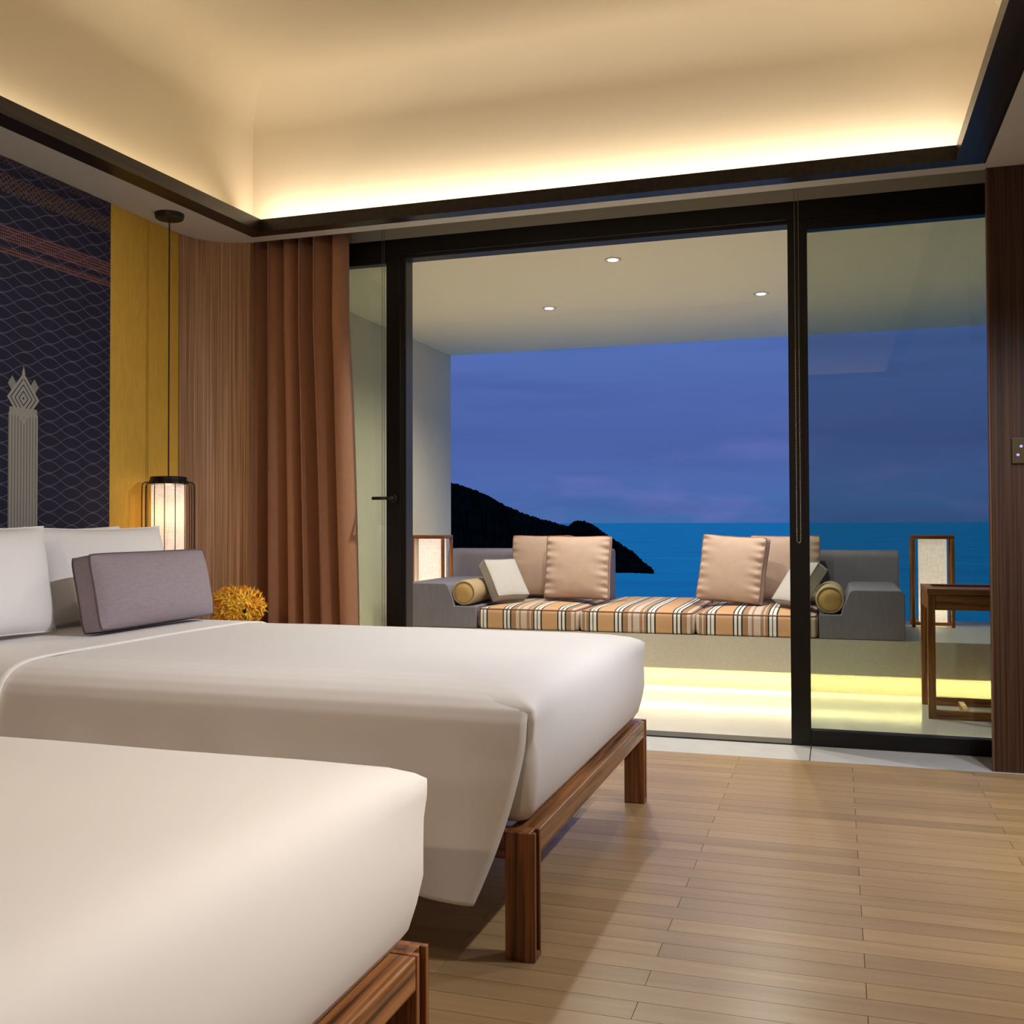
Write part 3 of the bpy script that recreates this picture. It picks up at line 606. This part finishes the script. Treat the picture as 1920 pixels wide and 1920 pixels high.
# ================================================================== PENDANT LAMPS, NIGHTSTANDS, FLOWERS
def pendant(x, y, label):
    t = empty('pendant_lamp', (x, y, .80), label, 'lamp', 'bedside pendant lanterns')
    MB().lathe([(.066, .0), (.066, -.004), (.063, -.021), (.058, -.025)], (x, y, ZS), 32).build('canopy', 'blackm', t, smooth=False)
    MB().tube([(x, y, ZS-.02), (x, y, 1.21)], .0035, 8).build('cord', 'blackm', t)
    MB().lathe([(.075, .004), (.082, .0), (.082, -.012), (.086, -.016), (.086, -.030)], (x, y, 1.214), 32).build('cap', 'black', t)
    sh = MB(); sh.grid(lambda u, v: (x+.074*math.cos(2*PI*u), y+.074*math.sin(2*PI*u), .84+v*.34), 36, 8, wrap=True); sh.build('lamp_shade', 'shade', t, smooth=True, solid=.002)
    for k in range(16):
        a = 2*PI*k/16+.1; c, s = math.cos(a), math.sin(a)
        pr_ = [(.083, 1.190), (.102, 1.192), (.112, 1.186), (.116, 1.172), (.117, 1.10), (.117, .86), (.114, .822), (.10, .81), (.0, .806)]
        MB().tube([(x+r*c, y+r*s, z) for r, z in pr_], .0022, 5).build('cage_wire', 'blackm', t)
    MB().lathe([(.06, -.002), (.06, .004)], (x, y, .802), 24).build('base_disc', 'black', t)
    MB().lathe([(.010, .10), (.016, .08), (.030, .04), (.026, .0), (.012, -.015)], (x, y, 1.10), 16).build('bulb', emit('bulb_glow', (1, .7, .4, 1), 3), t, smooth=True)
    for zz in (.88, 1.0, 1.12): pass
    point('pendant_light', (x, y, 1.05), 4, (1, .62, .28), .05)
    return t
pendant(-2.925, 3.965, 'black wire lantern pendant with lit linen shade hanging by the wood corner panel')
def nightstand(x0, x1, y0, y1, label):
    t = empty('nightstand', ((x0+x1)/2, (y0+y1)/2, 0), label, 'nightstand', 'bedside tables')
    MB().box(x0, x1, y0, y1, .46, .50).build('top', 'bedwood_y', t, bevel=.003)
    MB().box(x0+.01, x1-.02, y0+.01, y1-.01, .26, .458).build('body', 'bedwood_y', t, bevel=.003)
    d = MB().box(x1-.019, x1-.004, y0+.02, y1-.02, .27, .45).build('drawer', 'bedwood_y', t, bevel=.002)
    MB().box(x1-.003, x1+.012, (y0+y1)/2-.04, (y0+y1)/2+.04, .35, .362).build('handle', 'black', d)
    for a in (x0+.02, x1-.06):
        for b_ in (y0+.02, y1-.06): MB().box(a, a+.04, b_, b_+.04, 0, .2595).build('leg', 'bedwood', t, bevel=.002)
nightstand(-3.02, -2.50, 3.78, 4.22, 'small wooden nightstand behind the window bed, under the flowers')
fl = empty('flower_arrangement', (-2.62, 4.06, .50), 'round bunch of yellow orange flowers on the nightstand beside the curtain', 'flowers')
MB().lathe([(.035, 0), (.05, .02), (.052, .06), (.038, .10), (.042, .12)], (-2.62, 4.06, .50), 24).build('vase', 'vase', fl, smooth=True)
st = MB()
for k in range(14):
    a = 2*PI*k/14; st.tube([(-2.62, 4.06, .55), (-2.62+.04*math.cos(a), 4.06+.05*math.sin(a), .64)], .002, 5)
st.build('stems', 'stem', fl)
for nm, mt_, cnt in (('blossoms', 'petal', 230), ('orange_blossoms', 'petal2', 90)):
    mb = MB()
    for k in range(cnt):
        th = random.uniform(0, 2*PI); ph = math.acos(random.uniform(-.75, 1)); rr = random.uniform(.75, 1.0)
        d = Vector((math.sin(ph)*math.cos(th), math.sin(ph)*math.sin(th), math.cos(ph)))
        c = Vector((-2.62, 4.06, .622))+Vector((d.x*.115, d.y*.135, d.z*.085))*rr
        q = d.to_track_quat('Z', 'Y').to_matrix().to_4x4(); ml = Matrix.Translation(c) @ q @ Matrix.Rotation(random.uniform(0, 6), 4, 'Z')
        for j in range(5):
            a = 2*PI*j/5; ca, sa = math.cos(a), math.sin(a); l_ = random.uniform(.018, .034)
            pts = [(0, 0, 0), (l_*.5*ca-.005*sa, l_*.5*sa+.005*ca, .008), (l_*ca, l_*sa, .014+random.uniform(-.004, .01)), (l_*.5*ca+.005*sa, l_*.5*sa-.005*ca, .008)]
            mb.add(pts, [(0, 1, 2, 3)], ml)
    mb.build(nm, mt_, fl, kind='stuff')

# ================================================================== BALCONY
XL, XR = -3.01, 2.7
struct('balcony_floor', MB().box(-3.2, 2.9, 4.87, 7.67, -.3, -.021), 'bfloor', 'polished pale balcony floor')
bw = struct('balcony_wall', MB().box(-3.2, XL, 4.87, 7.77, -.3, 2.9), 'bwall', 'beige balcony side wall')
MB().box(XR, 2.9, 4.87, 7.77, -.3, 2.9).build('far_side_wall', 'bwall', bw)
bc = struct('balcony_ceiling', MB().box(XL, XR, 4.90, 6.500, 2.377, 2.9).box(XL, XR, 6.502, 7.77, 2.377, 2.9), plain('balcony_ceiling_paint', (.88, .83, .64, 1), .9), 'beige balcony ceiling')
MB().box(XL, XR, 6.4995, 6.5025, 2.3775, 2.8).build('joint', 'blackm', bc)
MB().box(XL, XR, 4.87, 4.90, 2.372, 2.9).build('head_wall', 'bwall', bc)
bn = struct('balcony_bench', MB().box(XL, XR, 6.29, 7.67, .103, .31).box(XL, XR, 6.41, 7.66, -.021, .1025), 'bench', 'built-in terrazzo bench along the balcony edge, lit underneath')
struct('balcony_facade', MB().box(-3.2, 2.9, 7.4, 7.665, -6, -.3), 'bwall')
led = MB(); x = XL+.05
while x < XR-.03:
    led.add([(x, 6.325, .1015), (x, 6.337, .1015), (x+.009, 6.337, .1015), (x+.009, 6.325, .1015)], [(0, 1, 2, 3)]); x += .019
led_o = led.build('led_strip', 'led'); tag(led_o, 'yellow dotted led strip under the balcony bench', 'light strip', kind='stuff')
for (x, y), lab in zip(BALCONY_LIGHTS, ('balcony downlight closest to the sliding door', 'balcony downlight on the left, over the daybed', 'balcony downlight on the right, over the daybed')):
    t = empty('downlight', (x, y, 2.377), 'round recessed '+lab, 'downlight', 'balcony downlights')
    MB().lathe([(.026, -.002), (.045, -.003), (.045, .0)], (x, y, 2.3765), 28).build('ring', 'soffit', t)
    MB().lathe([(.001, -.0045), (.0255, -.0045)], (x, y, 2.3765), 24).build('lens', 'lens', t)
    spot('balcony_spot', (x, y, 2.365), 118, (1, .93, .80), 150, .7, .03)
for k, (p, w_, aim, lc) in enumerate(ROOM_LIGHTS):
    t = empty('ceiling_spotlight', (p[0], p[1], ZS), ['recessed spotlight right of the ceiling tray, nearest the sliding door', 'recessed spotlight right of the ceiling tray, third from the sliding door', 'recessed spotlight right of the ceiling tray, furthest from the sliding door', 'recessed spotlight right of the ceiling tray, second from the sliding door', 'recessed spotlight near the back wall'][k], 'spotlight', 'bedroom ceiling spotlights')
    MB().lathe([(.026, -.002), (.045, -.003), (.045, .0)], (p[0], p[1], ZS-.0005), 28).build('ring', 'blackm', t)
    MB().lathe([(.001, -.0045), (.0255, -.0045)], (p[0], p[1], ZS-.0005), 24).build('lens', 'lens', t)
    if aim: spot('room_spot', p, w_, lc, 62, 1.0, .05, (Vector(aim)-Vector(p)).to_track_quat('-Z', 'Y').to_euler())
    else: spot('room_spot', p, w_, lc, 150 if p[1] < 3.5 else 104, .5 if p[1] < 3.5 else 1.0, .05, (0, 0, 0) if p[1] < 3.5 else (-.1, .35, 0))

# daybed modules (L-shaped upholstered units)
def module(x_in, x_arm, x_out, xb0, xb1, label, s):
    t = empty('daybed_module', ((x_in+x_out)/2, 6.8, .31), label, 'sofa', 'upholstered daybed end units')
    r = .035
    top = .602; bt = .455; xo = x_out; xa = x_arm
    # arm profile in x,z (s=+1: arm to the right)
    def arcp(cx_, cz, r, a0, a1, n=6): return [(cx_+r*math.cos(a0+(a1-a0)*k/n), cz+r*math.sin(a0+(a1-a0)*k/n)) for k in range(n+1)]
    if s > 0:
        poly = [(x_in, .312), (xo, .312)]+arcp(xo-r, top-r, r, 0, PI/2)+arcp(xa+r, top-r, r, PI/2, PI-.15)+[(xa-.03, .50), (xa-.04, bt), (x_in, bt)]
    else:
        poly = [(xo, .312), (x_in, .312), (x_in, bt), (xa+.04, bt), (xa+.03, .50)]+arcp(xa-r, top-r, r, .15, PI/2)+arcp(xo+r, top-r, r, PI/2, PI)
    MB().prism(poly, 1, 6.292, 7.34).build('arm', 'greyfab', t, bevel=.006)
    y0, y1 = 7.205, 7.455; z0, z1 = .312, .808
    if xb0 < x_in < xb1 or True:
        mb = MB(); a0 = max(xb0, x_in) if s < 0 else xb0
    P = [(y0, z0), (y1, z0)]+arcp(y1-.04, z1-.04, .04, 0, PI/2)+arcp(y0+.05, z1-.05, .05, PI/2, PI)
    MB().prism(P, 0, xb0, xb1).build('backrest', 'greyfab', t, bevel=.012)
    return t
module(-2.262, -2.455, -2.80, -2.82, -1.574, 'charcoal daybed end unit with low arm and backrest, left side of the balcony bench', -1)
module(-.108, .056, .369, -.833, .388, 'charcoal daybed end unit with low arm and backrest, right side of the balcony bench', 1)
# striped seat cushions
def seat(x0, x1, y1, label):
    t = empty('seat_cushion', ((x0+x1)/2, 6.7, .31), label, 'cushion', 'striped daybed seat cushions')
    mb = MB(); prof = [(.012, .3115), (.003, .322), (0, .345), (0, .415), (.004, .432), (.014, .441), (.04, .449), (.10, .457), (.22, .464), (.34, .466)]
    vs = []; n = None
    for ins, z in prof:
        P = rrect(x0+.003+ins, x1-.003-ins, 6.29+ins, y1-ins, .03+ins*.4); n = len(P); vs += [(x, y, z) for x, y in P]
    fs = [(j*n+k, j*n+(k+1) % n, (j+1)*n+(k+1) % n, (j+1)*n+k) for j in range(len(prof)-1) for k in range(n)]+[tuple((len(prof)-1)*n+k for k in range(n)), tuple(range(n-1, -1, -1))]
    # keep object coordinates equal to world x for the stripes: material offset handled by mesh kept at parent origin 0
    o = MB().add(vs, fs).build('cover', 'striped', None, smooth=True)
    o.parent = t; o.matrix_parent_inverse = t.matrix_basis.inverted()
    ring = [(x, y, .440) for x, y in rrect(x0+.003+.011, x1-.003-.011, 6.29+.009, y1-.011, .033)]
    p = MB().tube(ring, .0042, 6, True).build('piping', 'tanpipe', None, smooth=True); p.parent = t; p.matrix_parent_inverse = t.matrix_basis.inverted()
seat(-2.258, -1.570, 7.20, 'striped seat cushion at the left end of the daybed, under the tan cushions')
seat(-1.570, -.837, 7.52, 'striped seat cushion in the middle of the daybed, left empty')
seat(-.837, -.112, 7.20, 'striped seat cushion at the right end of the daybed, behind the black door stile')
# bolsters
def bolster(x, z, label):
    t = empty('bolster', (x, 6.5, z-.085), label, 'bolster', 'round daybed bolsters'); r = .083
    prof = [(.020, 0), (r-.016, .0), (r-.004, .004), (r, .014)]+[(r+.001*math.sin(k), .02+.5*k/12) for k in range(13)]+[(r-.004, .53), (r-.016, .536), (.02, .536)]
    b_ = MB().lathe(prof, (x, 6.305, z), 32, 1).build('cover', 'bolster', t, smooth=True)
    MB().lathe([(r-.018, 0.0), (r-.020, -.004), (.02, -.008), (.002, -.006)], (x, 6.304, z), 32, 1).build('end_cap', 'bolcap', b_, smooth=True)
    MB().tube([(x+(r-.008)*math.cos(a), 6.303, z+(r-.008)*math.sin(a)) for a in [2*PI*k/32 for k in range(32)]], .004, 6, True).build('piping', 'bolster', b_, smooth=True)
bolster(-2.352, .541, 'straw coloured bolster against the left daybed arm'); bolster(-.045, .541, 'straw coloured bolster against the right daybed arm')
# cushions: local x thickness -> faces -y after rz=-90deg
GP = 'tan square cushions on the daybed'
def sq(name, label, loc, w, h, te, tcn, mat, pm, rz, lean, roll=0, gath=.010, seed=0, cat='cushion', group=GP, drape=.05):
    m_ = place_mat(loc, -PI/2+rz, 0, 0) @ Matrix.Rotation(-lean, 4, 'Y') @ Matrix.Rotation(roll, 4, 'X')
    return box_cushion(name, label, cat, group, (loc[0], loc[1], loc[2]-h/2), w, h, te, tcn, mat, pm, m_, gath=gath, seed=seed, drape=drape)
sq('square_cushion', 'tan cushion with a creased face standing in front on the left of the daybed', (-1.70, 6.80, .694), .46, .44, .05, .15, 'tan', 'tanpipe', 0.0, .22, 0, .011, 1)
sq('square_cushion', 'tan cushion partly hidden behind the front one on the left of the daybed', (-2.02, 7.02, .694), .46, .44, .05, .14, 'tan', 'tanpipe', -.06, .16, 0, .007, 2)
sq('square_cushion', 'tan cushion with gathered side seam, in front on the right of the daybed', (-.655, 6.78, .694), .45, .44, .065, .15, 'tan', 'tanpipe', -.30, .20, -.05, .011, 3)
sq('square_cushion', 'tan cushion half hidden by the black door stile on the right of the daybed', (-.335, 7.04, .694), .46, .44, .05, .14, 'tan', 'tanpipe', .05, .16, 0, .007, 4)
GG = 'small light grey cushions'
sq('grey_cushion', 'small light grey box cushion tipped against the left bolster', (-2.170, 6.60, .612), .27, .30, .075, .11, 'lgrey', 'lgpipe', PI/2-.62, .62, 0, .0, 0, group=GG)
sq('grey_cushion', 'small light grey cushion tipped against the right bolster behind the door stile', (-.230, 6.60, .612), .27, .30, .075, .11, 'lgrey', 'lgpipe', -PI/2+.62, .62, 0, .0, 0, group=GG)

# lanterns standing on the bench
def lantern(x0, y0, label, w=.262, d=.19, z1=.913):
    t = empty('floor_lantern', (x0+w/2, y0+d/2, .31), label, 'lantern', 'wood framed balcony lanterns'); p = .022; z0 = .311
    for a in (x0, x0+w-p):
        for b_ in (y0, y0+d-p): MB().box(a, a+p, b_, b_+p, z0, z1-.0265).build('post', 'teak', t, bevel=.003)
    MB().box(x0, x0+w, y0, y0+d, z1-.026, z1).build('top_frame', 'teak_x', t, bevel=.004)
    MB().box(x0+p, x0+w-p, y0+.002, y0+p-.002, z0+.012, z0+.032).build('bottom_rail', 'teak_x', t, bevel=.002)
    MB().box(x0+p, x0+w-p, y0+d-p+.002, y0+d-.002, z0+.012, z0+.032).build('bottom_rail', 'teak_x', t, bevel=.002)
    MB().box(x0+.052, x0+w-.045, y0+.025, y0+d-.025, z0+.022, z1-.027).build('lamp_shade', 'shade_out', t, bevel=.004)
    point('lantern_light', (x0+w/2, y0+d/2, z0+.12), 2, (1, .8, .6), .03)
lantern(.462, 7.17, 'wood framed lit lantern standing on the bench right of the daybed')
lantern(-3.0, 6.92, 'wood framed lit lantern standing behind the left daybed arm'); 

# side table
tb = empty('side_table', (.64, 5.93, -.02), 'teak side table on the balcony, half hidden by the dark wood wall end', 'table')
X0, X1_, Y0, Y1_ = .442, .85, 5.70, 6.17; lw = .038; z0 = -.0205; zt_ = .652
for yy in (Y0, Y1_-lw):
    for xx in (X0, X1_-lw): MB().box(xx, xx+lw, yy, yy+lw, z0, zt_-.030).build('leg', 'teak', tb, bevel=.003)
    MB().box(X0+lw+.0005, X1_-lw-.0005, yy, yy+lw, z0, z0+.045).build('floor_rail', 'teak_x', tb, bevel=.003)
    MB().box(X0+lw+.0005, X1_-lw-.0005, yy+.003, yy+lw-.003, .542, zt_-.032).build('apron', 'teak_x', tb, bevel=.003)
for xx in (X0, X1_-lw): MB().box(xx+.003, xx+lw-.003, Y0+lw+.0005, Y1_-lw-.0005, .542, zt_-.032).build('apron', 'teak_x', tb, bevel=.003)
MB().box(.625, .655, Y0+lw+.0005, Y1_-lw-.0005, z0, z0+.030).build('stretcher', 'teak_x', tb, bevel=.003)
mb = MB(); w2 = .045
mb.prism([(X0, Y0), (X1_, Y0), (X1_-w2, Y0+w2), (X0+w2, Y0+w2)], 2, zt_-.029, zt_).prism([(X0, Y1_), (X1_, Y1_), (X1_-w2, Y1_-w2), (X0+w2, Y1_-w2)], 2, zt_-.029, zt_)
mb.prism([(X0, Y0), (X0+w2, Y0+w2), (X0+w2, Y1_-w2), (X0, Y1_)], 2, zt_-.029, zt_).prism([(X1_, Y0), (X1_-w2, Y0+w2), (X1_-w2, Y1_-w2), (X1_, Y1_)], 2, zt_-.029, zt_)
mb.build('top_frame', 'teak_x', tb, bevel=.002)
MB().box(X0+w2, X1_-w2, Y0+w2, Y1_-w2, zt_-.024, zt_-.012).build('tray', 'teak_x', tb)

# ================================================================== SEA + HEADLAND
sea = struct('sea', MB().add([(-90000, 8.5, -40), (90000, 8.5, -40), (90000, 120000, -40), (-90000, 120000, -40)], [(0, 1, 2, 3)]), 'sea', 'turquoise evening sea')
f_ = 1906.2; R3 = cam.matrix_world.to_3x3()
def ray(px, py): return R3 @ Vector((px-960, -(py-943), -f_))
ridge = [(500, 850), (640, 868), (760, 890), (845, 905), (870, 911), (886, 917), (905, 925), (925, 934), (945, 946), (965, 955), (985, 964), (1005, 970), (1022, 975), (1040, 980), (1055, 984), (1066, 986), (1074, 979), (1083, 976), (1095, 977), (1108, 982), (1120, 989), (1131, 998), (1145, 1007), (1157, 1015), (1172, 1025), (1188, 1035), (1200, 1047), (1210, 1056), (1218, 1062), (1226, 1070)]
cols = []
rnd = random.Random(3)
for i in range(len(ridge)-1):
    for k in range(7):
        a = k/7; px = ridge[i][0]*(1-a)+ridge[i+1][0]*a; py = ridge[i][1]*(1-a)+ridge[i+1][1]*a
        cols.append((px, py+rnd.uniform(-1.6, 1.2)*(1 if px > 800 else 0)))
cols.append(ridge[-1])
nv_ = 15; V = []
for px, py in cols:
    r = ray(px, py); hd = math.hypot(r.x, r.y); dist = 980 if px < 1180 else 980-(px-1180)*3.2
    r = r/hd; top = Vector((0, 0, 1))+r*dist; zr = top.z; u = Vector((r.x, r.y, 0)).normalized()
    if zr < -39: zr = -39
    dn = 145 if px < 1180 else max(12, 145-(px-1180)*2.9)
    for j in range(nv_):
        t_ = j/(nv_-1)*2-1           # -1 near shore .. 0 ridge .. 1 far shore
        hh = (1-abs(t_)**1.35); zz = -40.5+(zr+40.5)*hh
        jit = rnd.uniform(-1.2, 1.2)*(1 if 0 < j < nv_-1 and abs(t_) > .05 else 0)
        dd = dist+t_*dn+rnd.uniform(-4, 4)*(1 if abs(t_) > .05 else 0)
        V.append((u.x*dd, u.y*dd, zz+jit))
Fc = [(i*nv_+j, i*nv_+j+1, (i+1)*nv_+j+1, (i+1)*nv_+j) for i in range(len(cols)-1) for j in range(nv_-1)]
struct('headland', MB().add(V, Fc), 'rock', 'dark scrubby headland running down into the sea', smooth=False)
